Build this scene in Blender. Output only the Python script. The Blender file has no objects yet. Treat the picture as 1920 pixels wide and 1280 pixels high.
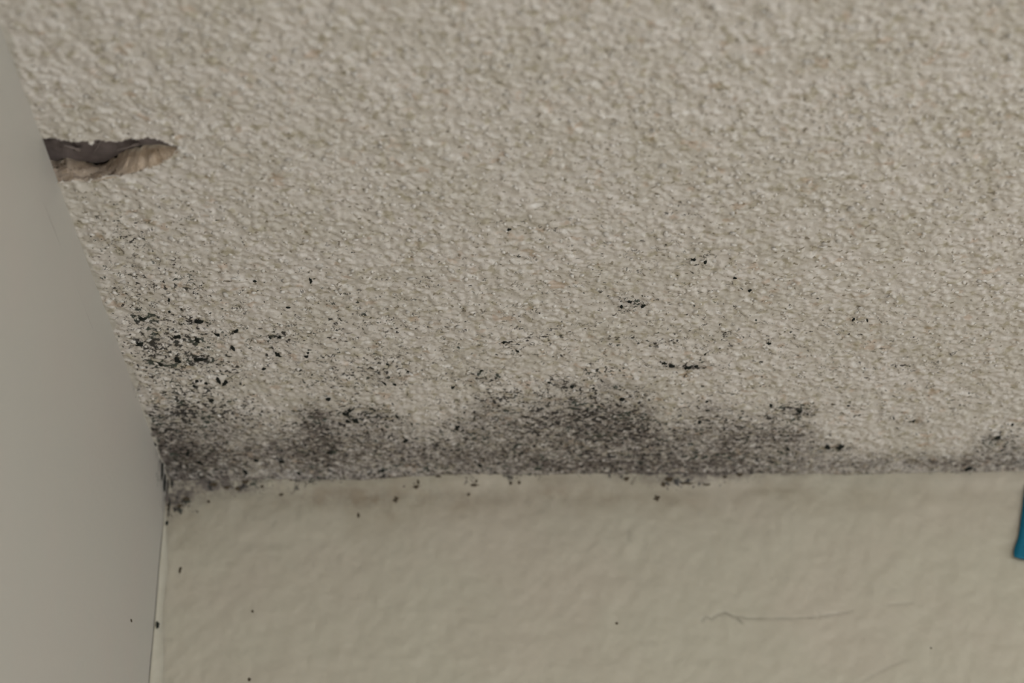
import bpy, bmesh, math, random
import numpy as np
from mathutils import Vector, Matrix

random.seed(7)
rng = np.random.default_rng(7)
S = bpy.context.scene
COL = S.collection

# ------------------------------------------------------------------ camera, light, exposure
H = 2.44                                   # ceiling height; back wall y=0, left wall x=0, room is x>0, y<0
W_PX, H_PX = 1920, 1280
F_PX = 3768.0
PITCH = math.radians(28.4)
ROLL = 0.007
DEPTH = 1.507                              # distance of the room corner along the view axis
CORNER_PX = (314.0, 893.0)
fwd = np.array([0, math.cos(PITCH), math.sin(PITCH)])
r0 = np.array([1.0, 0, 0]); u0 = np.array([0, -math.sin(PITCH), math.cos(PITCH)])
right = math.cos(ROLL)*r0 - math.sin(ROLL)*u0
up = math.sin(ROLL)*r0 + math.cos(ROLL)*u0
cx_ = (CORNER_PX[0]-W_PX/2)/F_PX; cy_ = -(CORNER_PX[1]-H_PX/2)/F_PX
CAM = np.array([0, 0, H]) - DEPTH*(fwd + cx_*right + cy_*up)

cam_d = bpy.data.cameras.new('camera'); cam = bpy.data.objects.new('camera', cam_d); COL.objects.link(cam)
cam_d.sensor_width = 36.0; cam_d.lens = F_PX*36.0/W_PX
m = Matrix(((right[0], up[0], -fwd[0], CAM[0]), (right[1], up[1], -fwd[1], CAM[1]), (right[2], up[2], -fwd[2], CAM[2]), (0, 0, 0, 1)))
cam.matrix_world = m
cam_d.clip_start = 0.02
cam_d.dof.use_dof = True
cam_d.dof.focus_distance = 1.27
cam_d.dof.aperture_fstop = 5.6
S.camera = cam

S.view_settings.view_transform = 'Standard'; S.view_settings.look = 'None'
S.view_settings.gamma = 1.0; S.view_settings.use_curve_mapping = False
S.view_settings.exposure = 0.0

wd = bpy.data.worlds.new('sky'); S.world = wd; wd.use_nodes = True
wd.node_tree.nodes['Background'].inputs[0].default_value = (0.62, 0.74, 0.9, 1)
wd.node_tree.nodes['Background'].inputs[1].default_value = 1.0
wd.cycles.sampling_method = 'NONE'
S.cycles.max_bounces = 5; S.cycles.diffuse_bounces = 3; S.cycles.glossy_bounces = 2; S.cycles.caustics_reflective = False; S.cycles.caustics_refractive = False

RX, RY = 3.4, 3.8                           # room size
def area_light(name, loc, target, sx, sy, power, color):
    d = bpy.data.lights.new(name, 'AREA'); d.shape = 'RECTANGLE'; d.size = sx; d.size_y = sy; d.energy = power; d.color = color
    o = bpy.data.objects.new(name, d); COL.objects.link(o); o.location = loc
    o.rotation_euler = (Vector(target)-Vector(loc)).to_track_quat('-Z', 'Y').to_euler()
    return o
# daylight entering by the windows: one behind the camera, one added unseen on the right to brighten the left wall; skylight falls in downwards
WIN = (0.5, 2.7, 0.85, 2.15)                # x0 x1 z0 z1 on the front wall
FILL_WIN = (-2.2, -0.6, 0.85, 2.15)             # y0 y1 z0 z1 on the right wall
area_light('window_area_light', ((WIN[0]+WIN[1])/2, -RY+0.06, (WIN[2]+WIN[3])/2), ((WIN[0]+WIN[1])/2-.1, -2.6, 0.0), WIN[1]-WIN[0], WIN[3]-WIN[2], 122, (0.935, 0.995, 1.06))
area_light('window_area_light', (RX-0.06, (FILL_WIN[0]+FILL_WIN[1])/2, (FILL_WIN[2]+FILL_WIN[3])/2), (2.3, (FILL_WIN[0]+FILL_WIN[1])/2+.1, 0.0), FILL_WIN[1]-FILL_WIN[0], FILL_WIN[3]-FILL_WIN[2], 74, (0.935, 0.995, 1.06))  # fill light at the added right-hand window

# ------------------------------------------------------------------ pixel -> surface
def ray(px, py):
    return fwd + (px-W_PX/2)/F_PX*right - (py-H_PX/2)/F_PX*up
def on_ceiling(px, py, z=H):
    d = ray(px, py); t = (z-CAM[2])/d[2]; p = CAM+t*d; return p
def on_back(px, py, y=0.0):
    d = ray(px, py); t = (y-CAM[1])/d[1]; return CAM+t*d
def on_left(px, py, x=0.0):
    d = ray(px, py); t = (x-CAM[0])/d[0]; return CAM+t*d

# ------------------------------------------------------------------ helpers
def tag(o, label=None, cat=None, kind=None, group=None):
    if label: o['label'] = label
    if cat: o['category'] = cat
    if kind: o['kind'] = kind
    if group: o['group'] = group
    return o
def link(name, me, mat=None, parent=None):
    o = bpy.data.objects.new(name, me); COL.objects.link(o)
    if mat is not None and len(me.materials) == 0: me.materials.append(mat)
    if parent is not None: o.parent = parent
    return o
def smooth(me):
    me.polygons.foreach_set('use_smooth', np.ones(len(me.polygons), dtype=bool))
def grid_mesh(name, P, keep=None):
    """P: (ny,nx,3) points -> quad grid mesh, keep: (ny-1,nx-1) bool"""
    ny, nx = P.shape[:2]
    idx = np.arange(ny*nx).reshape(ny, nx)
    q = np.stack([idx[:-1, :-1], idx[:-1, 1:], idx[1:, 1:], idx[1:, :-1]], -1)
    q = q.reshape(-1, 4) if keep is None else q[keep]
    me = bpy.data.meshes.new(name)
    me.vertices.add(ny*nx); me.vertices.foreach_set('co', P.reshape(-1).astype(np.float32))
    me.loops.add(q.size); me.loops.foreach_set('vertex_index', q.reshape(-1).astype(np.int32))
    me.polygons.add(len(q)); me.polygons.foreach_set('loop_start', (np.arange(len(q))*4).astype(np.int32))
    me.update(calc_edges=True); smooth(me)
    return me
def attr(me, name, A):
    a = me.attributes.new(name, 'FLOAT', 'POINT'); a.data.foreach_set('value', np.ascontiguousarray(A, dtype=np.float32).reshape(-1))
def vnoise(X, Y, size, seed, oct=1):
    """smooth value noise 0..1, feature size in metres"""
    out = 0; amp = 1; tot = 0
    for k in range(oct):
        R = np.random.default_rng(seed+k*101).random((256, 256))
        u = X/size+37.3*k; v = Y/size+11.7*k
        i = np.floor(u).astype(int); j = np.floor(v).astype(int); fu = u-i; fv = v-j
        fu = fu*fu*(3-2*fu); fv = fv*fv*(3-2*fv)
        a = R[j % 256, i % 256]; b = R[j % 256, (i+1) % 256]; c = R[(j+1) % 256, i % 256]; d = R[(j+1) % 256, (i+1) % 256]
        out = out+amp*((a*(1-fu)+b*fu)*(1-fv)+(c*(1-fu)+d*fu)*fv); tot += amp; amp *= .5; size *= .5
    return out/tot
def sstep(a, b, x):
    t = np.clip((x-a)/(b-a), 0, 1); return t*t*(3-2*t)
def lin(c):
    return tuple(((v/255)/12.92 if v/255 <= .04045 else ((v/255+.055)/1.055)**2.4) for v in c)
def blobs(U, V, lst, at, iu, iv):
    """sum of soft patches; lst of (px,py,rx,ry,strength) measured on the photo, turned into metres on the surface"""
    D = np.zeros_like(U)
    for px, py, rx, ry, s in lst:
        c = at(px, py); a = at(px+rx, py); b = at(px, py+ry)
        su = max(abs(a[iu]-c[iu]), 5e-4); sv = max(abs(b[iv]-c[iv]), 5e-4)
        D += s*np.exp(-((U-c[iu])/su)**2-((V-c[iv])/sv)**2)
    return D
def axis(a, b, step, end, sign=1):
    """fine steps a..b, then growing steps to end"""
    v = list(np.arange(a, b, step)); s = step; x = v[-1]
    while x+s < end:
        s *= 1.35; x = min(x+s, end); v.append(x)
    if v[-1] < end: v.append(end)
    return np.array(v)

# ------------------------------------------------------------------ materials
class NT:
    def __init__(s, name):
        s.mat = bpy.data.materials.new(name); s.mat.use_nodes = True
        s.t = s.mat.node_tree; s.b = s.t.nodes['Principled BSDF']
        s.co = s.t.nodes.new('ShaderNodeTexCoord').outputs['Object']
    def _in(s, sock, v):
        if hasattr(v, 'is_output'): s.t.links.new(v, sock)
        elif isinstance(v, (tuple, list)) and sock.type == 'RGBA': sock.default_value = (*v[:3], 1)
        else: sock.default_value = v
    def math(s, op, a, b=0.0, clamp=False):
        n = s.t.nodes.new('ShaderNodeMath'); n.operation = op; n.use_clamp = clamp
        s._in(n.inputs[0], a); s._in(n.inputs[1], b); return n.outputs[0]
    def noise(s, scale, detail=3, rough=.55, co=None, off=0.0, dist=0.0):
        n = s.t.nodes.new('ShaderNodeTexNoise'); n.inputs['Scale'].default_value = scale
        n.inputs['Detail'].default_value = detail; n.inputs['Roughness'].default_value = rough; n.inputs['Distortion'].default_value = dist
        c = co or s.co
        if off:
            mp = s.t.nodes.new('ShaderNodeMapping'); mp.inputs['Location'].default_value = (off, off*.7, off*.3); s.t.links.new(c, mp.inputs[0]); c = mp.outputs[0]
        s.t.links.new(c, n.inputs['Vector']); return n.outputs['Fac']
    def stretch(s, sc):
        mp = s.t.nodes.new('ShaderNodeMapping'); mp.inputs['Scale'].default_value = sc; s.t.links.new(s.co, mp.inputs[0]); return mp.outputs[0]
    def attr(s, name):
        n = s.t.nodes.new('ShaderNodeAttribute'); n.attribute_name = name; return n.outputs['Fac']
    def ramp(s, x, a, b, lo=0.0, hi=1.0):
        n = s.t.nodes.new('ShaderNodeMapRange'); n.interpolation_type = 'SMOOTHSTEP'
        s._in(n.inputs['Value'], x); s._in(n.inputs['From Min'], a); s._in(n.inputs['From Max'], b)
        n.inputs['To Min'].default_value = lo; n.inputs['To Max'].default_value = hi; return n.outputs[0]
    def mix(s, f, a, b):
        n = s.t.nodes.new('ShaderNodeMix'); n.data_type = 'RGBA'
        s._in(n.inputs[0], f); s._in(n.inputs[6], a); s._in(n.inputs[7], b); return n.outputs[2]
    def bump(s, h, dist, strength=1.0):
        n = s.t.nodes.new('ShaderNodeBump'); n.inputs['Distance'].default_value = dist; n.inputs['Strength'].default_value = strength
        s.t.links.new(h, n.inputs['Height']); s.t.links.new(n.outputs[0], s.b.inputs['Normal'])
    def out(s, color, rough=.8, spec=.3):
        s._in(s.b.inputs['Base Color'], color); s._in(s.b.inputs['Roughness'], rough); s.b.inputs['Specular IOR Level'].default_value = spec
        return s.mat

CEIL_A = (0.70, 0.65, 0.60); CEIL_B = (0.62, 0.575, 0.51); WALL_C = (0.505, 0.462, 0.362); LEFT_C = (0.48, 0.455, 0.405)
MOLD_BLACK = (0.024, 0.021, 0.019); MOLD_GREEN = (0.034, 0.046, 0.034); MOLD_GREY = (0.125, 0.103, 0.101)

def mold_layers(t, base, fine=1.0):
    """mould growth: a grey film (attribute smear) under speckles and threads (attribute mold)"""
    D = t.attr('mold'); F = t.attr('smear')
    film = t.noise(190*fine, 3, .65, off=3.1)
    film2 = t.noise(430*fine, 1, .6, off=5.7)
    k = t.math('ADD', t.ramp(film, .30, .70, .38, 1.38), t.ramp(film2, .3, .7, -.3, .3))
    fm = t.math('MULTIPLY', F, k, True)
    grey = t.mix(t.noise(30, 2, .5, off=8.3), MOLD_GREY, (0.13, 0.106, 0.085))
    c = t.mix(t.math('MULTIPLY', fm, .92), base, grey)
    # specks
    sp = t.noise(285*fine, 2, .6, off=1.3)
    th = t.math('SUBTRACT', .735, t.math('MULTIPLY', D, .22))
    spk = t.ramp(t.math('SUBTRACT', sp, th), -.02, .035)
    # fine threads
    rd = t.noise(205*fine, 1, .55, off=9.9, dist=.8)
    rd = t.math('ABSOLUTE', t.math('SUBTRACT', rd, .5))
    thr = t.ramp(rd, .008, .034, 1.0, 0.0)
    gate = t.noise(120*fine, 2, .5, off=4.4)
    gt = t.ramp(t.math('SUBTRACT', gate, t.math('SUBTRACT', .655, t.math('MULTIPLY', D, .30))), -.03, .05)
    thr = t.math('MULTIPLY', thr, gt)
    dark = t.math('MAXIMUM', spk, t.math('MULTIPLY', thr, .85))
    dark = t.math('MULTIPLY', dark, t.ramp(D, .02, .12), True)
    tint = t.mix(t.ramp(t.noise(60, 2, .5, off=6.2), .5, .65), MOLD_BLACK, MOLD_GREEN)
    return t.mix(t.math('MULTIPLY', dark, .93), c, tint)

def ceiling_material():
    t = NT('popcorn_texture')
    c = t.mix(t.ramp(t.noise(26, 2, .6), .35, .7), CEIL_A, CEIL_B)
    # pale and olive grains of the sprayed aggregate
    c = t.mix(t.ramp(t.noise(150, 2, .5, off=2.2), .54, .68, 0, .7), c, (0.80, 0.765, 0.72))
    c = t.mix(t.ramp(t.noise(120, 3, .55, off=7.7), .54, .68, 0, .6), c, (0.40, 0.35, 0.23))
    c = t.mix(t.ramp(t.noise(260, 2, .5, off=12.2), .64, .72, 0, .75), c, (0.16, 0.125, 0.075))
    c = t.mix(t.ramp(t.noise(90, 2, .5, off=15.0), .62, .74, 0, .45), c, (0.52, 0.36, 0.24))
    c = mold_layers(t, c)
    c = t.mix(t.attr('paint'), c, (0.57, 0.535, 0.475))
    t.bump(t.noise(700, 1, .6, off=1.0), .0006, .35)
    return t.out(c, .85, .25)
M_CEIL = ceiling_material()

def wall_material(name, col, col2):
    t = NT(name)
    c = t.mix(t.ramp(t.noise(9, 4, .6), .35, .7), col, col2)
    c = t.mix(t.math('MULTIPLY', t.attr('stain_shade'), t.ramp(t.noise(45, 3, .6, off=2.0), .3, .7, .3, 1.0), True), c, (0.26, 0.19, 0.12))
    c = t.mix(t.attr('dirt'), c, (0.12, 0.10, 0.08))
    c = mold_layers(t, c, .7)
    t.bump(t.noise(160, 1, .6, off=1.0), .0006, .35)
    return t.out(c, .55, .35)
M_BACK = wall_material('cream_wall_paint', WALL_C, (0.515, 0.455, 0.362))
M_LEFT = wall_material('pale_wall_paint', LEFT_C, (0.49, 0.45, 0.402))

def plain(name, c1, c2, scale, rough=.7, bump=.0, spec=.3):
    t = NT(name); n = t.noise(scale, 4, .6)
    if bump: t.bump(n, bump, .6)
    return t.out(t.mix(t.ramp(n, .3, .7), c1, c2), rough, spec)
M_BEAD = plain('caulk', (0.525, 0.487, 0.395), (0.49, 0.45, 0.36), 120, .45, .0003)
M_BOARD = plain('old_board', (0.175, 0.145, 0.142), (0.25, 0.212, 0.208), 90, .9, .001)
M_TORN = None
M_MOLD = plain('black_mould', (0.012, 0.013, 0.012), (0.03, 0.034, 0.028), 900, .95, .0004, .1)
M_MOLDB = plain('brown_mould', (0.07, 0.055, 0.035), (0.12, 0.09, 0.06), 900, .95, .0004, .1)
M_TAPE = plain('blue_tape', lin((6, 97, 122)), lin((9, 104, 131)), 400, .6, .0003)
M_SPLINT = plain('torn_paper', (0.27, 0.23, 0.215), (0.21, 0.175, 0.165), 300, .9)
def torn_material():
    t = NT('torn_plaster')
    c = t.mix(t.ramp(t.noise(75, 4, .6, dist=.5), .35, .68), (0.66, 0.53, 0.41), (0.45, 0.33, 0.23))
    c = t.mix(t.attr('lip'), c, (0.68, 0.60, 0.50))
    c = t.mix(t.ramp(t.noise(170, 3, .6, off=4.0), .64, .74), c, (0.10, 0.07, 0.045))
    t.bump(t.noise(350, 4, .65), .0016, .9)
    return t.out(c, .9, .2)
M_TORN = torn_material()

# ------------------------------------------------------------------ ceiling (sprayed popcorn texture, real relief)
STEP = 0.0009
xs = np.concatenate([[-0.002], axis(0.0, 0.84, STEP, RX+.03)])
ds = np.concatenate([[-0.004], axis(-0.0027, 0.70, STEP, RY+.03)])           # distance from the back wall
XX, DD = np.meshgrid(xs, ds)
fine = (sstep(.84, .74, XX))*(sstep(.70, .62, DD))
wx = (vnoise(XX, DD, .0035, 1, 2)-.5)*.0030; wy = (vnoise(XX, DD, .0035, 5, 2)-.5)*.0030
WX = XX+wx; WY = DD+wy
HH = np.zeros_like(XX)
NG = 80000
gx = rng.random(NG)*.86-.005; gy = rng.random(NG)*.72-.01
gr = .0009+.0019*rng.random(NG)**1.8; ga = rng.random(NG)*math.pi; ge = .55+.45*rng.random(NG); gh = gr*(.20+.34*rng.random(NG))
i0 = int(np.searchsorted(xs, 0.0)); j0 = int(np.searchsorted(ds, -0.0027)); d0 = ds[j0]
nxf = int(.84/STEP)-1; nyf = int(.70/STEP)-1
for k in range(NG):
    R = gr[k]*1.6+.0016
    a = max(0, int((gx[k]-R)/STEP)); b = min(nxf, int((gx[k]+R)/STEP)+1)
    c = max(0, int((gy[k]-R-d0)/STEP)); d = min(nyf, int((gy[k]+R-d0)/STEP)+1)
    if a >= b or c >= d: continue
    sl = (slice(j0+c, j0+d), slice(i0+a, i0+b))
    dx = WX[sl]-gx[k]; dy = WY[sl]-gy[k]
    ca, sa = math.cos(ga[k]), math.sin(ga[k])
    q = ((dx*ca+dy*sa)/gr[k])**2+((dy*ca-dx*sa)/(gr[k]*ge[k]))**2
    HH[sl] = np.maximum(HH[sl], gh[k]*np.sqrt(np.clip(1.25-q, 0, 1)))
HH += (vnoise(XX, DD, .012, 21, 3)-.5)*.0016+.0004
HH += (vnoise(XX, DD, .0022, 31, 2)-.5)*.0004
COVE = [(300, 4.0), (500, 3.5), (680, 3.2), (850, .8), (1000, .3), (1150, 0), (1250, 1.2), (1330, 1.8), (1430, .2), (1600, 1.8), (1740, 1.2), (1920, 1.4), (2300, 1.0)]
COVE_X = [on_ceiling(a, 885)[0] for a, b in COVE]; COVE_H = [b*.001 for a, b in COVE]
nearback = sstep(.0, .010, DD)                # the texture thins out into the corner
HH *= fine*(.35+.65*nearback)
HH += (1-sstep(-.002, .011+.008*vnoise(XX, DD*0, .05, 41, 2), DD))*(np.interp(XX, COVE_X, COVE_H)+.0012*vnoise(XX, DD*0, .03, 45, 2))*fine   # soft cove against the wall
# wall paint lapping over the ceiling edge
lap = .0003+.0050*np.clip(vnoise(DD, XX*0, .016, 51, 3)-.44, 0, 1)*2.2+.0015*(vnoise(DD, XX, .004, 61)-.5)
paint = sstep(.0008, -.0004, XX-lap)*fine
HH = HH*(1-.55*paint)+paint*.0006

TOP = [(290, 742), (340, 728), (440, 748), (520, 764), (575, 752), (610, 756), (640, 758), (700, 748), (755, 762), (790, 792), (850, 770), (890, 728), (950, 722), (1010, 716),
       (1060, 706), (1150, 708), (1225, 732), (1255, 772), (1290, 745), (1380, 752), (1450, 762), (1520, 768), (1560, 812), (1620, 838), (1720, 836), (1800, 842), (1850, 812), (1920, 806), (2100, 830)]
STR = [.90, .84, .60, .62, .78, .82, .70, .74, .68, .72, .68, .72, .70, .74, .76, .78, .78, .76, .78, .78, .74, .62, .48, .46, .46, .50, .54, .62, .5]
tp = [on_ceiling(a, b) for a, b in TOP]
tx = np.array([p[0] for p in tp]); td = np.array([-p[1] for p in tp])
Td = np.interp(XX, tx, td)*(.86+.28*vnoise(XX, DD, .030, 71, 3)); Ts = np.interp(XX, tx, STR)
rel = DD/np.maximum(Td, .004)
band = Ts*(1-sstep(.60, 1.25, rel))
core = Ts*(1-sstep(.40, 1.10, rel))
cl = lambda lst: blobs(XX, -DD, lst, on_ceiling, 0, 1)
SMEAR = [(590, 780, 34, 26, .55), (600, 815, 40, 30, .25), (690, 772, 50, 16, .3), (1050, 718, 30, 9, .35), (1090, 770, 70, 30, .25), (1190, 770, 40, 30, .25), (1120, 868, 110, 8, .6),
         (1290, 868, 70, 14, .5), (1330, 768, 40, 14, .42), (1500, 770, 34, 9, .4), (900, 760, 30, 20, .25), (330, 840, 34, 34, .32), (360, 690, 26, 8, .0), (1180, 565, 32, 10, .32), (1300, 386, 26, 15, .18),
         (1262, 455, 14, 9, .18), (1302, 486, 14, 9, .18), (1288, 686, 50, 7, .30), (1455, 815, 70, 16, .25), (1710, 790, 18, 8, .22), (1860, 818, 30, 10, .28), (1010, 585, 26, 6, .14), (900, 705, 34, 9, .28),
         (720, 705, 34, 14, .14), (375, 601, 22, 6, .35), (268, 596, 18, 6, .35), (375, 672, 24, 6, .35), (520, 632, 22, 8, .3), (300, 672, 30, 20, .14), (290, 640, 26, 10, .18), (255, 720, 8, 14, .7), (400, 860, 60, 20, .25),
         (520, 850, 60, 20, .25), (860, 850, 90, 18, .2), (1150, 635, 30, 6, .15), (1235, 640, 30, 6, .15), (1360, 625, 24, 6, .12), (300, 830, 10, 40, .5), (1600, 868, 90, 8, .3), (1820, 866, 90, 9, .35), (1150, 720, 60, 12, .2), (1000, 790, 60, 24, .15), (1170, 820, 60, 24, .25)]
SPECK = [(300, 600, 130, 90, .50), (350, 700, 150, 60, .52), (240, 470, 60, 70, .34), (300, 430, 200, 80, .16), (700, 720, 120, 30, .25), (270, 596, 26, 10, .5), (372, 601, 32, 10, .6), (370, 635, 22, 12, .5), (440, 622, 18, 10, .4), (520, 630, 40, 14, .6), (375, 672, 34, 10, .6), (295, 678, 22, 16, .6),
         (290, 640, 30, 16, .5), (505, 672, 26, 14, .4), (440, 690, 26, 10, .4), (360, 530, 36, 26, .3), (440, 578, 24, 14, .4), (720, 690, 40, 26, .5), (745, 612, 22, 8, .4), (800, 524, 20, 14, .3), (900, 704, 50, 16, .6), (950, 735, 40, 18, .4), (1050, 718, 44, 12, .7),
         (1180, 566, 44, 16, .62), (1300, 386, 36, 22, .34), (1262, 455, 26, 16, .36), (1304, 488, 24, 12, .5), (1290, 684, 60, 9, .75), (1130, 694, 30, 9, .5), (1150, 634, 40, 9, .45), (1235, 640, 40, 9, .45), (1005, 582, 36, 10, .45), (1000, 632, 44, 12, .42), (955, 642, 18, 12, .5),
         (1360, 625, 34, 10, .42), (1610, 598, 22, 16, .42), (1700, 684, 40, 6, .35), (1370, 718, 30, 10, .4), (1500, 768, 50, 14, .6), (1600, 770, 50, 16, .35), (1712, 792, 30, 16, .55), (1790, 755, 40, 20, .32), (1865, 815, 44, 18, .6), (1580, 836, 40, 12, .5), (972, 481, 22, 6, .5), (840, 755, 40, 20, .3),
         (620, 700, 60, 60, .25), (800, 660, 300, 90, .26), (1300, 640, 260, 90, .26), (1000, 480, 400, 120, .14), (1650, 700, 220, 90, .24), (620, 600, 160, 70, .22), (690, 772, 60, 22, .35), (420, 770, 110, 24, .35), (1120, 780, 160, 60, .2)]
mold = np.clip(.92*band+cl(SPECK), 0, 1.15)*(.65+.7*vnoise(XX, DD, .010, 81, 3))
smear = np.clip(.92*core+cl(SMEAR)*(.4+1.2*vnoise(XX, DD, .006, 85, 3)), 0, 1.2)*(.62+.76*vnoise(XX, DD, .016, 91, 4))
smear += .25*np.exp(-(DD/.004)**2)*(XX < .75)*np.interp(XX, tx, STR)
mold *= fine; smear *= fine*(1-.75*paint)

# the torn hole by the left wall
NEAR = [(70, 257), (100, 258), (130, 263), (152, 259), (166, 263), (172, 270), (180, 261), (205, 264), (240, 262), (275, 256), (300, 261), (318, 268), (334, 275)]
FARL = [(98, 338), (120, 338), (140, 335), (160, 338), (180, 333), (205, 327), (225, 326), (245, 322), (268, 317), (290, 308), (312, 299), (326, 288), (338, 277)]
FARU = [(84, 297), (104, 302), (124, 295), (140, 301), (162, 303), (182, 306), (200, 302), (216, 293), (234, 281), (252, 275), (274, 271), (300, 270), (330, 275)]
BOARD = H+.015
near_p = [on_ceiling(*p) for p in NEAR]; farl_p = [on_ceiling(*p) for p in FARL]
poly = [(p[0], p[1]) for p in near_p]+[(p[0], p[1]) for p in farl_p[::-1]]
poly[0] = (-.01, poly[0][1]); poly[-1] = (-.01, poly[-1][1])
def inside(X, Y, poly):
    r = np.zeros(X.shape, bool); n = len(poly)
    for i in range(n):
        x1, y1 = poly[i]; x2, y2 = poly[(i+1) % n]
        if y1 == y2: continue
        r ^= ((y1 > Y) != (y2 > Y)) & (X < (x2-x1)*(Y-y1)/(y2-y1)+x1)
    return r
XC = .25*(XX[:-1, :-1]+XX[:-1, 1:]+XX[1:, :-1]+XX[1:, 1:]); DC = .25*(DD[:-1, :-1]+DD[:-1, 1:]+DD[1:, :-1]+DD[1:, 1:])
jx = (vnoise(XC, DC, .004, 95, 2)-.5)*.003
keep = ~inside(XC+jx, -DC+jx, poly)
P = np.stack([XX, -DD, H-HH], -1)
cme = grid_mesh('ceiling', P[:, ::1], keep)
attr(cme, 'mold', mold); attr(cme, 'smear', smear); attr(cme, 'paint', paint)
ceiling = tag(link('ceiling', cme, M_CEIL), 'off-white popcorn textured ceiling with grey and black mould along the wall', 'ceiling', 'structure')
def ceil_h(x, y):
    i = min(max(int(np.searchsorted(xs, x)), 0), len(xs)-1); j = min(max(int(np.searchsorted(ds, -y)), 0), len(ds)-1)
    return HH[j, i]

# added cover with skirts above the ceiling, blocks sky light leaking into the hole
bm_ = bmesh.new()
for q in ((-.05, .05), (RX+.05, .05), (RX+.05, -RY-.05), (-.05, -RY-.05)): bm_.verts.new((*q, H+.024))
bm_.faces.new(list(bm_.verts))
for pts in (((-.05, .05, H+.024), (-.05, -RY-.05, H+.024), (-.05, -RY-.05, H-.03), (-.05, .05, H-.03)), ((-.05, .05, H-.03), (-.05, -RY-.05, H-.03), (0, -RY-.05, H-.03), (0, .05, H-.03)), ((-.05, .05, H+.024), (RX+.05, .05, H+.024), (RX+.05, .05, H-.03), (-.05, .05, H-.03)), ((0, .05, H-.03), (RX+.05, .05, H-.03), (RX+.05, .004, H-.03), (0, .004, H-.03))): bm_.faces.new([bm_.verts.new(q) for q in pts])
cb_ = bpy.data.meshes.new('ceiling_light_block'); bm_.to_mesh(cb_); bm_.free()
link('ceiling_light_block', cb_, M_BOARD, ceiling)
# hole lining
def resample(pts, n):
    pts = np.array(pts); s = np.concatenate([[0], np.cumsum(np.linalg.norm(np.diff(pts, axis=0), axis=1))]); t = np.linspace(0, s[-1], n)
    return np.stack([np.interp(t, s, pts[:, k]) for k in range(pts.shape[1])], -1)
NL = 110
A = resample(NEAR, NL); B = resample(FARU, NL); C = resample(FARL, NL)
def line3(px, z):
    return np.array([on_ceiling(a, b, z) for a, b in px])
A0 = line3(A, H-.0006); A0[:, 1] -= .0015
depth = BOARD-H
taper = np.interp(np.linspace(0, 1, NL), [0, .55, .8, 1], [1, 1, .6, .10])
B1 = np.array([on_ceiling(B[i, 0], B[i, 1], H+depth*taper[i]) for i in range(NL)])
C0 = line3(C, H-.0012); C0[:, 1] += .0022+.0012*(vnoise(C0[:, 0], C0[:, 1]*0, .006, 141, 2)-.5)
for L in (A0, B1, C0): L[0, 0] = -.03
rows = [A0+np.array([0, -.004, .001]), A0+np.array([0, 0, 1])*(depth*taper)[:, None]]
for k in range(1, 15):
    f = k/14; r = rows[1]*(1-f)+B1*f
    r[:, 2] += (vnoise(r[:, 0], r[:, 1], .005, 111, 2)-.5)*.004*math.sin(math.pi*f)
    rows.append(r)
link('hole_cavity', grid_mesh('hole_cavity', np.array(rows)), M_BOARD, ceiling)
rows = []; lip = []
for k in range(22):
    f = k/21; r = B1*(1-f)+C0*f
    bulge = math.sin(math.pi*min(f*1.0, 1))
    r[:, 2] -= .0028*bulge*taper
    r[:, 2] += ((vnoise(r[:, 0], r[:, 1]*2+r[:, 2]*2, .006, 121, 3)-.5)*.0068)*min(1, 6*(1-f))*taper
    r[:, 1] += ((vnoise(r[:, 0]+.5, r[:, 2]*3+f*.02, .007, 125, 3)-.5)*.0045)*bulge
    if k == 0:
        r0_ = r.copy(); r0_[:, 2] += .002; r0_[:, 1] += .002; rows.append(r0_); lip.append(np.ones(NL))
    if k == 21: r[:, 2] += .0006; r[:, 1] += .0004
    rows.append(r); lip.append(np.clip(1-f*5, 0, 1)*np.ones(NL)*vnoise(r[:, 0], r[:, 1]*0, .01, 131, 2)*1.5+np.clip((f-.86)*5, 0, .7))
e_ = rows[-1].copy(); e_[:, 1] += .004; e_[:, 2] += .0022; rows.append(e_); lip.append(lip[-1])
tme = grid_mesh('torn_plaster', np.array(rows)); attr(tme, 'lip', np.clip(np.array(lip), 0, 1))
tag(link('torn_plaster', tme, M_TORN, ceiling), 'brown torn plaster edge inside the hole')

def sliver(px, py, qx, qy, w, z, mat, name):
    a = on_ceiling(px, py, z); b = on_ceiling(qx, qy, z-.003); d = (b-a); n = np.array([-d[1], d[0], 0]); n = n/np.linalg.norm(n)*w
    bm = bmesh.new(); seg = 6; ring = []
    for k in range(seg+1):
        f = k/seg; p = a+d*f; ww = (1-.75*f)*(1+.3*math.sin(k*2.3)); h = np.array([0, 0, -.0009])
        ring.append([bm.verts.new(p+n*ww), bm.verts.new(p+h*ww*1.5), bm.verts.new(p-n*ww), bm.verts.new(p-h*.4)])
    for k in range(seg):
        for j in range(4): bm.faces.new((ring[k][j], ring[k][(j+1) % 4], ring[k+1][(j+1) % 4], ring[k+1][j]))
    bm.faces.new(ring[0]); bm.faces.new(ring[-1][::-1]); bmesh.ops.recalc_face_normals(bm, faces=bm.faces)
    me = bpy.data.meshes.new(name); bm.to_mesh(me); bm.free(); smooth(me); return link(name, me, mat, ceiling)
sliver(187, 264, 176, 287, .0010, H+.011, M_SPLINT, 'splinter')
sliver(150, 281, 118, 272, .0026, H+.013, M_SPLINT, 'splinter')
sliver(262, 268, 215, 283, .0016, H+.010, M_SPLINT, 'splinter')

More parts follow.
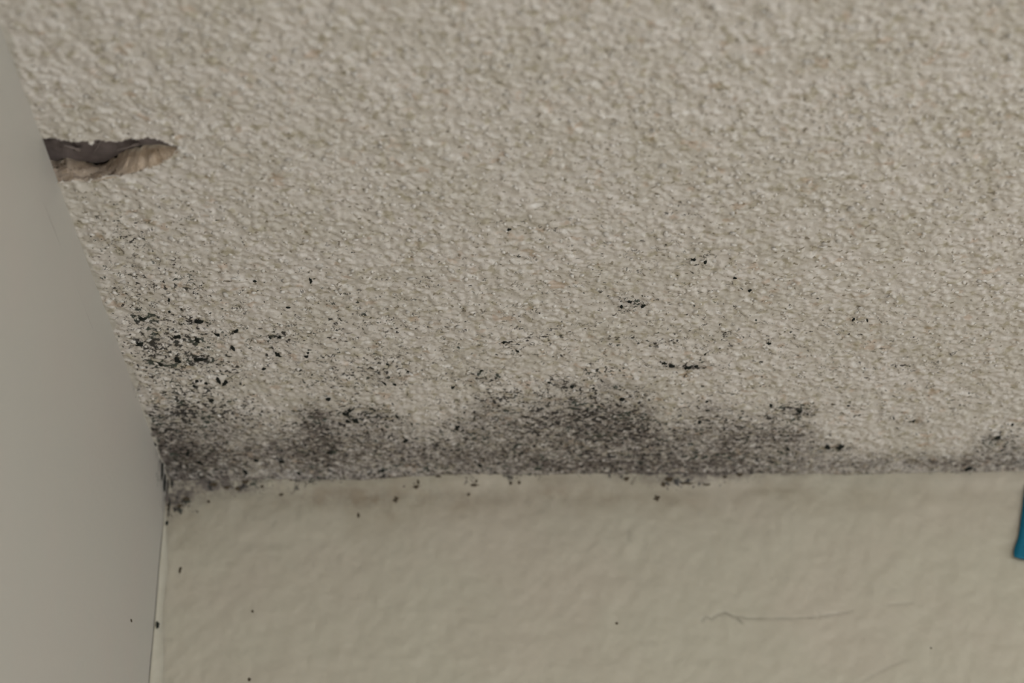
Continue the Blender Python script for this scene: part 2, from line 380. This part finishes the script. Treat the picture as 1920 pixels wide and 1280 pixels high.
# ------------------------------------------------------------------ back wall
bx = np.concatenate([[-.004], axis(0.0, .84, .0014, RX+.03)])
bz = axis(-.02, .46, .0014, H)                          # distance below the ceiling
BX, BZ = np.meshgrid(bx, bz)
bf = sstep(.84, .76, BX)*sstep(.46, .40, BZ)
bd = (vnoise(BX, BZ, .009, 201, 3)-.5)*.0014+(vnoise(BX, BZ, .035, 211, 2)-.5)*.0016
lipw = .006+.012*vnoise(BX, BZ*0, .06, 221, 3)
bd += (.0032*vnoise(BX, BZ*0, .045, 225, 3))*(1-sstep(lipw*.4, lipw*1.5, BZ))
dirt = np.zeros_like(BX)
def seg_dist(X, Y, pts):
    best = np.full(X.shape, 9.0)
    for (x1, y1), (x2, y2) in zip(pts[:-1], pts[1:]):
        dx, dy = x2-x1, y2-y1; t = np.clip(((X-x1)*dx+(Y-y1)*dy)/(dx*dx+dy*dy+1e-12), 0, 1)
        best = np.minimum(best, np.hypot(X-x1-t*dx, Y-y1-t*dy))
    return best
def crack(px, w, s):
    global bd, dirt
    p = [on_back(a, b) for a, b in px]; d = seg_dist(BX, BZ, [(q[0], H-q[2]) for q in p])
    g = np.exp(-(d/w)**2); var = .3+.9*vnoise(BX, BZ, .006, 231, 2)
    dirt = np.maximum(dirt, g*s*var); bd -= g*.0004
crack([(1316, 1164), (1324, 1156), (1334, 1160), (1346, 1152), (1360, 1148), (1372, 1154), (1380, 1156), (1392, 1168)], .0011, .55)
crack([(1376, 1154), (1400, 1159), (1440, 1160), (1480, 1160), (1520, 1158), (1560, 1152), (1598, 1145)], .0010, .42)
crack([(1534, 1146), (1538, 1158)], .0008, .35)
crack([(1665, 1134), (1712, 1130)], .0010, .18)
crack([(1618, 1276), (1660, 1254), (1700, 1236)], .0010, .2)
crack([(512, 985), (517, 978)], .0012, .3)
crack([(1178, 992), (1180, 1012)], .0016, .2)
cb = lambda lst: blobs(BX, H-BZ, lst, on_back, 0, 2)
STAIN_SHADE = [(700, 930, 500, 45, .24), (1300, 925, 500, 45, .20), (330, 980, 60, 60, .15), (420, 945, 110, 40, .22), (700, 950, 60, 50, .30), (680, 990, 18, 30, .18), (880, 935, 60, 30, .22), (1010, 925, 60, 20, .2), (1150, 930, 80, 30, .22), (1290, 950, 60, 30, .2), (1450, 925, 60, 24, .2), (520, 1060, 160, 60, .08), (1620, 930, 120, 30, .12), (750, 950, 40, 30, .2), (380, 1000, 60, 40, .12), (600, 930, 60, 26, .25),  # first two broad patches paint in shade under the ceiling, the rest brown stains
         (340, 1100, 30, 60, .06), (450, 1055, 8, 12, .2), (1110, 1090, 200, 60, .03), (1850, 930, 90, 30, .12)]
WSPECK = [(440, 912, 60, 14, .85), (395, 908, 14, 10, .5), (560, 898, 50, 12, .7), (640, 890, 40, 10, .6), (350, 930, 40, 30, .5), (345, 955, 26, 20, .5), (1290, 905, 60, 10, .8), (1165, 895, 24, 12, .6), (1380, 892, 24, 10, .6), (885, 905, 16, 14, .5), (960, 905, 24, 14, .4), (780, 912, 20, 12, .5), (690, 960, 14, 26, .35), (1000, 890, 300, 8, .35), (1560, 880, 100, 8, .5), (520, 920, 40, 14, .3), (1790, 884, 60, 6, .3)]
WSMEAR = [(365, 903, 46, 14, .5), (1310, 884, 110, 12, .8), (1440, 880, 60, 8, .5), (395, 900, 90, 14, .7), (330, 915, 30, 30, .5), (560, 893, 90, 7, .5), (1000, 884, 900, 5, .35), (1500, 905, 400, 12, .10), (620, 930, 320, 26, .10), (370, 905, 40, 18, .8), (335, 900, 26, 20, .6), (440, 914, 50, 10, .45), (345, 930, 50, 22, .32), (560, 896, 60, 10, .45), (680, 892, 80, 6, .4), (1290, 892, 90, 12, .5), (1290, 906, 50, 6, .4), (1165, 895, 24, 9, .3), (1000, 880, 350, 5, .5), (1480, 884, 90, 7, .45), (1590, 882, 60, 6, .5), (1800, 884, 120, 5, .4), (700, 930, 400, 20, .06), (318, 950, 16, 34, .45), (1920, 884, 30, 6, .5)]
bmold = np.clip(cb(WSPECK), 0, 1)*(.7+.6*vnoise(BX, BZ, .008, 241, 3)); bsmear = np.clip(cb(WSMEAR), 0, 1.1)*(.5+vnoise(BX, BZ, .010, 251, 4))
bstain_shade = np.clip(cb(STAIN_SHADE)*(.4+1.2*vnoise(BX, BZ, .018, 261, 4)), 0, 1)
Pb = np.stack([BX, -bd*bf, H-BZ], -1)
bme = grid_mesh('wall_back', Pb)
for n_, a_ in (('mold', bmold*bf), ('smear', bsmear*bf), ('stain_shade', bstain_shade*bf), ('dirt', dirt*bf)): attr(bme, n_, a_)
wall_back = tag(link('wall_back', bme, M_BACK), 'cream painted wall with mould along its top edge and a thin crack', 'wall', 'structure')

# ------------------------------------------------------------------ left wall
ly = axis(-.004, .75, .003, RY+.03); lz = axis(0.0, .45, .003, H)
LY, LZ = np.meshgrid(ly, lz)
lf = sstep(.75, .65, LY)*sstep(.45, .38, LZ)
ldp = (vnoise(LY, LZ, .05, 301, 2)-.5)*.0006*lf
cleft = lambda lst: blobs(-LY, H-LZ, lst, on_left, 1, 2)
lm = np.clip(cleft([(304, 880, 8, 46, .75), (311, 930, 6, 40, .6), (290, 810, 5, 14, .5), (252, 725, 6, 14, .4)]), 0, 1)
ls = np.clip(cleft([(305, 875, 7, 36, .85), (311, 925, 5, 34, .6), (287, 806, 4, 12, .7), (294, 845, 4, 20, .4), (251, 722, 5, 12, .4)])*(.4+1.2*vnoise(LY*6, LZ, .012, 311, 3)), 0, 1)
Pl = np.stack([ldp, -LY, H-LZ], -1)
lme = grid_mesh('wall_left', Pl)
for n_, a_ in (('mold', lm*lf), ('smear', ls*lf), ('stain_shade', 0*lf), ('dirt', 0*lf)): attr(lme, n_, a_)
wall_left = tag(link('wall_left', lme, M_LEFT), 'smooth pale grey painted wall on the left side', 'wall', 'structure')

# caulk bead down the inside corner
zz = np.concatenate([np.arange(.028, .5, .004), np.arange(.52, H, .06)])
rows = []
for z in zz:
    a = np.array([z]); w = .0058*(.45+.9*float(vnoise(a, a*0, .05, 401, 2)[0])); w *= min(1.0, max(0.08, (z-.026)/.05))
    row = []
    for k in range(9):
        f = k/8; th = f*math.pi/2
        x = w*(1-math.sin(th))*.45*1.0 if False else w*.55*(1-math.sin(th))**1.0
        y = w*1.0*(1-math.cos(th))
        # concave fillet from the left wall (x=0) to the back wall (y=0)
        row.append((.0004+w*(1-math.cos(th))*1.25, -(.0012+w*(1-math.sin(th))*.75), H-z))
    rows.append(row)
trim = tag(link('trim_1', grid_mesh('trim_1', np.array(rows)), M_BEAD), 'pale caulk bead running down the inside corner of the two walls', 'caulk', 'structure')

# ------------------------------------------------------------------ rest of the room, behind the camera
def quad_box(bm, x0, x1, y0, y1, z0, z1):
    v = [bm.verts.new((x, y, z)) for z in (z0, z1) for y in (y0, y1) for x in (x0, x1)]
    for f in ((0, 2, 3, 1), (4, 5, 7, 6), (0, 1, 5, 4), (2, 6, 7, 3), (0, 4, 6, 2), (1, 3, 7, 5)): bm.faces.new([v[i] for i in f])
def boxes(name, lst, mat, parent=None):
    bm = bmesh.new()
    for b in lst: quad_box(bm, *b)
    me = bpy.data.meshes.new(name); bm.to_mesh(me); bm.free(); return link(name, me, mat, parent)
M_FLOOR = plain('floor_laminate', (0.62, 0.57, 0.51), (0.56, 0.51, 0.45), 12, .6, .0005)
M_WHITE = plain('white_gloss_paint', (0.75, 0.74, 0.71), (0.70, 0.69, 0.66), 20, .4)
M_PLAINW = plain('room_wall_paint', (0.58, 0.55, 0.48), (0.56, 0.53, 0.46), 9, .6)
tag(boxes('floor', [(-.05, RX+.05, -RY-.05, .05, -.05, 0)], M_FLOOR), 'pale laminate floor of the room below', 'floor', 'structure')
q0, q1, q2, q3 = FILL_WIN
tag(boxes('wall_right', [(RX, RX+.1, -RY, q0, 0, H+.02), (RX, RX+.1, q1, .05, 0, H+.02), (RX, RX+.1, q0, q1, 0, q2), (RX, RX+.1, q0, q1, q3, H+.02)], M_PLAINW), 'plain cream wall with an added fill light window on the far right side of the room', 'wall', 'structure')
x0, x1, z0, z1 = WIN
tag(boxes('wall_front', [(0, x0, -RY-.1, -RY, 0, H+.02), (x1, RX, -RY-.1, -RY, 0, H+.02), (x0, x1, -RY-.1, -RY, 0, z0), (x0, x1, -RY-.1, -RY, z1, H+.02)], M_PLAINW), 'plain cream wall with the window, behind the camera', 'wall', 'structure')
win = bpy.data.objects.new('window_1', None); COL.objects.link(win); tag(win, 'white framed two-pane window behind the camera', 'window', 'structure')
boxes('window_frame', [(x0, x0+.05, -RY-.08, -RY-.02, z0, z1), (x1-.05, x1, -RY-.08, -RY-.02, z0, z1), (x0+.05, x1-.05, -RY-.08, -RY-.02, z0, z0+.05), (x0+.05, x1-.05, -RY-.08, -RY-.02, z1-.05, z1), ((x0+x1)/2-.03, (x0+x1)/2+.03, -RY-.08, -RY-.02, z0+.05, z1-.05)], M_WHITE, win)
tg = NT('window_glass'); tg.b.inputs['Transmission Weight'].default_value = 1.0; tg.out((0.95, 0.97, 0.97), .02, .5)
for a, b in ((x0+.05, (x0+x1)/2-.03), ((x0+x1)/2+.03, x1-.05)):
    boxes('pane', [(a, b, -RY-.053, -RY-.047, z0+.05, z1-.05)], tg.mat, win)
boxes('window_sill', [(x0-.04, x1+.04, -RY, -RY+.05, z0-.03, z0)], M_WHITE, win)

fill_win = bpy.data.objects.new('fill_window', None); COL.objects.link(fill_win); tag(fill_win, 'white framed two-pane window added unseen in the right wall as fill light', 'window', 'structure')  # unseen window, added to light the left wall
ym = (q0+q1)/2
boxes('window_frame', [(RX+.02, RX+.08, q0, q0+.05, q2, q3), (RX+.02, RX+.08, q1-.05, q1, q2, q3), (RX+.02, RX+.08, q0+.05, q1-.05, q2, q2+.05), (RX+.02, RX+.08, q0+.05, q1-.05, q3-.05, q3), (RX+.02, RX+.08, ym-.03, ym+.03, q2+.05, q3-.05)], M_WHITE, fill_win)
for a, b in ((q0+.05, ym-.03), (ym+.03, q1-.05)):
    boxes('pane', [(RX+.047, RX+.053, a, b, q2+.05, q3-.05)], tg.mat, fill_win)
boxes('window_sill', [(RX-.05, RX, q0-.04, q1+.04, q2-.03, q2)], M_WHITE, fill_win)

# ------------------------------------------------------------------ blue tape at the right edge of the view
def tape():
    bl = on_back(1903, 1050); tl = on_back(1922, 905); w = .048
    d = (tl-bl); L = np.linalg.norm(d); e = d/L; s = np.array([e[2], 0, -e[0]])
    rows = []; nx, ny = 13, 25
    for j in range(ny):
        f = j/(ny-1); row = []
        for i in range(nx):
            g = i/(nx-1)
            tear = (.0012*math.sin(g*19)+.0008*math.sin(g*47+1))*(1-f)**8
            bulgeL = .0016*math.sin(f*math.pi)**2*(1-g) if False else 0
            p = bl+e*(L*f+tear)+s*w*g
            p = p+s*(-.0022*math.exp(-((f-.08)/.14)**2)*(1-g))
            y = -.0021-.0010*(1-f)**3-.0008*vnoise(np.array([g*.05]), np.array([f*.06]), .015, 501, 2)[0]
            p[1] = y; row.append(p)
        rows.append(row)
    me = grid_mesh('tape', np.array(rows))
    o = link('painters_tape', me, M_TAPE)
    md = o.modifiers.new('thickness', 'SOLIDIFY'); md.thickness = .0004; md.offset = 1
    return tag(o, 'strip of teal blue masking tape stuck on the cream wall at the right edge', 'tape')
tape()

# ------------------------------------------------------------------ granules of the sprayed texture
def lump_mesh(name, seed, sub, flat, jag):
    bm = bmesh.new(); bmesh.ops.create_icosphere(bm, subdivisions=sub, radius=1.0)
    r = random.Random(seed); ph = [(Vector((r.uniform(-2, 2), r.uniform(-2, 2), r.uniform(-2, 2))), r.uniform(0, 6)) for _ in range(5)]
    for v in bm.verts:
        k = 1+jag*sum(math.sin(q.dot(v.co)*2.0+p) for q, p in ph)/3
        v.co *= k; v.co.z *= flat
    me = bpy.data.meshes.new(name); bm.to_mesh(me); bm.free(); smooth(me); return me
M_GRAN = plain('texture_granule', (0.72, 0.68, 0.63), (0.62, 0.575, 0.51), 300, .85, .0004)
gran = [lump_mesh('granule_shape', 900+i, 2 if i < 0 else 1, .7, .35) for i in range(8)]
for g in gran: g.materials.append(M_GRAN)
spots = []
while len(spots) < 2600:
    px = random.uniform(20, 1990); py = random.uniform(-20, 872)
    p = on_ceiling(px, py)
    if p[0] < .006 or p[0] > .80 or inside(np.array([p[0]]), np.array([p[1]+.002]), poly)[0] or inside(np.array([p[0]]), np.array([p[1]-.002]), poly)[0]: continue
    if p[0] < .84 and -p[1] < .69 and random.random() < 3.2*smear[int(np.searchsorted(ds, -p[1])), int(np.searchsorted(xs, p[0]))]: continue
    s = random.uniform(.0007, .0013)+.0009*random.random()**3
    spots.append((s, p))
def show(sp): return sp[0]/np.linalg.norm(sp[1]-CAM)*(1 if 0 < 1 else 0)
spots.sort(key=lambda q: -show(q))
for k, (s, p) in enumerate(spots[:300]):
    o = link('granule', gran[k % 8], None, ceiling)
    o.location = (p[0], p[1], H-ceil_h(p[0], p[1])-s*.15); o.scale = (s*random.uniform(.8, 1.4), s, s*random.uniform(.6, 1.0)); o.rotation_euler = (random.uniform(-.4, .4), random.uniform(-.4, .4), random.uniform(0, 6.28))
ico = lump_mesh('small_granule_shape', 77, 1, .7, .3)
base_v = np.array([v.co[:] for v in ico.vertices]); base_f = np.array([f.vertices[:] for f in ico.polygons])
VV = []; FF = []
for k, (s, p) in enumerate(spots[300:]):
    a = random.uniform(0, 6.28); R = np.array([[math.cos(a), -math.sin(a), 0], [math.sin(a), math.cos(a), 0], [0, 0, 1]])
    VV.append((base_v*np.array([s*random.uniform(.7, 1.5), s, s*random.uniform(.6, 1.1)]))@R.T+np.array([p[0], p[1], H-ceil_h(p[0], p[1])-s*.15])); FF.append(base_f+k*len(base_v))
me = bpy.data.meshes.new('small_granules'); me.from_pydata(np.concatenate(VV).tolist(), [], np.concatenate(FF).tolist()); smooth(me)
o = link('small_granules', me, M_GRAN, ceiling); o['kind'] = 'stuff'

# ------------------------------------------------------------------ black mould clumps that can be picked out singly
def clump_mesh(seed):
    r = random.Random(seed); bm = bmesh.new(); n = 14
    prof = [1+.35*r.uniform(-1, 1)+.25*math.sin(k*r.choice((2, 3))*2*math.pi/n+r.random()*6) for k in range(n)]
    c = bm.verts.new((0, 0, 1)); rings = []
    for rr, z in ((.55, .8), (.9, .35), (1.0, -.6)):
        rings.append([bm.verts.new((rr*prof[k]*math.cos(2*math.pi*k/n), rr*prof[k]*math.sin(2*math.pi*k/n), z+r.uniform(-.15, .15))) for k in range(n)])
    for k in range(n): bm.faces.new((c, rings[0][k], rings[0][(k+1) % n]))
    for a, b in zip(rings[:-1], rings[1:]):
        for k in range(n): bm.faces.new((a[k], b[k], b[(k+1) % n], a[(k+1) % n]))
    me = bpy.data.meshes.new('mould_clump_shape'); bm.to_mesh(me); bm.free(); smooth(me); me.materials.append(M_MOLD); return me
clumps = [clump_mesh(i) for i in range(9)]
clumps_b = []
for c in clumps:
    d = c.copy(); d.materials.clear(); d.materials.append(M_MOLDB); clumps_b.append(d)
def clump(surface, px, py, w, h, k, rot=None, brown=False):
    """w,h: size on the photo in pixels"""
    at = {'c': on_ceiling, 'b': on_back, 'l': on_left}[surface]
    p = at(px, py); a = at(px+w/2, py); b = at(px, py+h/2)
    su = np.linalg.norm(a-p); sv = np.linalg.norm(b-p)
    o = link('mould_clump', (clumps_b if brown else clumps)[k % 9], None, {'c': ceiling, 'b': wall_back, 'l': wall_left}[surface])
    t = .0006
    if surface == 'c':
        hh = ceil_h(p[0], p[1]); o.location = (p[0], p[1], H-hh-.0001); o.rotation_euler = (math.pi, 0, 0 if rot is None else rot); o.scale = (su, sv, t)
    elif surface == 'b':
        j = int(np.searchsorted(bz, H-p[2])); i = int(np.searchsorted(bx, p[0])); o.location = (p[0], -bd[j, i]-.00005, p[2]); o.rotation_euler = (math.pi/2, 0, 0); o.scale = (su, sv, t*.6)
        if k in (3, 5) and px < 320 and py > 960: o.location.y -= .0055
    else:
        o.location = (.0006, p[1], p[2]); o.rotation_euler = (0, math.pi/2, 0); o.scale = (sv, su, t*.6)
CL = [(953, 430, 12, 6), (583, 526, 8, 12), (407, 625, 9, 12), (437, 649, 9, 9), (410, 710, 11, 11), (421, 716, 12, 10), (363, 722, 10, 11), (370, 713, 9, 6), (397, 749, 14, 11), (386, 716, 10, 4), (521, 664, 16, 8), (560, 692, 12, 7), (577, 660, 8, 5),
      (575, 665, 10, 4), (441, 618, 14, 8), (332, 628, 14, 8), (268, 596, 20, 7), (262, 642, 18, 8), (295, 680, 16, 12), (333, 672, 16, 8), (375, 671, 24, 7), (370, 637, 14, 10), (375, 600, 22, 5), (328, 632, 12, 5), (540, 575, 12, 4), (505, 632, 12, 6), (526, 628, 12, 5),
      (494, 690, 10, 6), (317, 559, 6, 5), (318, 580, 5, 5), (478, 525, 10, 3), (616, 745, 12, 5), (655, 768, 13, 10), (648, 774, 16, 7), (653, 788, 10, 6), (667, 785, 13, 9), (857, 801, 16, 11), (761, 824, 12, 7), (777, 821, 18, 6), (716, 878, 16, 5),
      (1101, 780, 10, 7), (1188, 774, 7, 7), (1166, 743, 12, 8), (1552, 834, 12, 8), (1575, 835, 14, 9), (1815, 875, 14, 7), (1477, 839, 7, 6), (1590, 756, 6, 3), (1675, 780, 4, 4), (1443, 643, 14, 6), (1445, 758, 8, 6), (1259, 683, 14, 6), (1290, 686, 16, 4), (1246, 679, 10, 4),
      (1305, 685, 10, 4), (1322, 660, 4, 4), (1180, 562, 8, 6), (1165, 571, 8, 7), (1206, 569, 8, 6), (1300, 484, 12, 6), (1322, 488, 7, 8), (1378, 518, 8, 4), (1406, 542, 6, 7), (945, 640, 8, 5), (970, 655, 8, 5), (903, 694, 8, 4), (765, 695, 6, 5), (720, 715, 8, 9), (740, 720, 8, 5), (726, 680, 6, 4),
      (850, 725, 7, 8), (1030, 715, 8, 5), (1072, 724, 9, 5), (1112, 725, 8, 4), (1600, 597, 6, 6), (1626, 600, 5, 8), (1898, 794, 6, 4), (1712, 788, 12, 8), (1870, 815, 14, 7), (1500, 770, 14, 6), (1325, 752, 8, 5), (1311, 790, 9, 6), (900, 870, 12, 5), (745, 778, 6, 8), (290, 830, 8, 8), (352, 848, 10, 10), (375, 866, 12, 8), (480, 862, 12, 6), (528, 862, 16, 6), (618, 845, 10, 8),
      (560, 884, 10, 7), (460, 880, 10, 8)]
for k, (px, py, w, h) in enumerate(CL): clump('c', px, py, w*.85, h*1.0, k, random.uniform(-.5, .5))
CB = [(315, 985, 7, 9, 0), (338, 1068, 7, 12, 1), (297, 1177, 9, 14, 0), (467, 1273, 7, 9, 1), (474, 1146, 5, 6, 1), (742, 936, 10, 15, 0), (780, 912, 14, 10, 0), (784, 905, 7, 9, 1), (889, 910, 14, 9, 0), (893, 902, 8, 10, 0), (879, 927, 7, 6, 1), (957, 906, 9, 8, 1), (973, 905, 7, 8, 1), (823, 895, 12, 5, 1), (1231, 934, 13, 13, 0), (1254, 899, 26, 9, 0), (1243, 906, 10, 12, 1), (1288, 906, 30, 7, 1), (1325, 908, 20, 6, 1),
      (1387, 890, 18, 9, 0), (1358, 896, 12, 5, 1), (1156, 1168, 6, 6, 1), (1746, 1214, 4, 4, 1), (400, 908, 26, 11, 0), (425, 912, 18, 9, 1), (445, 915, 12, 8, 1), (461, 903, 14, 13, 0), (492, 912, 9, 8, 1), (547, 897, 12, 11, 0), (570, 892, 16, 9, 1), (640, 886, 14, 10, 0), (350, 934, 16, 8, 1), (336, 948, 12, 10, 1), (527, 927, 10, 5, 1), (391, 940, 7, 5, 1), (672, 965, 5, 14, 1), (1138, 884, 6, 12, 1), (1175, 898, 14, 8, 1), (1610, 870, 14, 8, 1), (1532, 876, 16, 7, 1), (316, 950, 4, 20, 1)]
for k, (px, py, w, h, br) in enumerate(CB): clump('b', px, py, w*.9, h*.9, k+3, None, bool(br) or k > 4)
for k, (px, py, w, h) in enumerate([(245, 1163, 2, 4)]): clump('l', px, py, w, h, k, None, True)
for k, (px, py, w, h) in enumerate([(304, 872, 3, 44), (308, 905, 3, 40)]): clump('l', px, py, w, h, k+2)
for k, (px, py, w, h) in enumerate([(316, 905, 3, 50), (317, 948, 3, 46), (324, 900, 4, 30)]): clump('b', px, py, w, h, k+5)
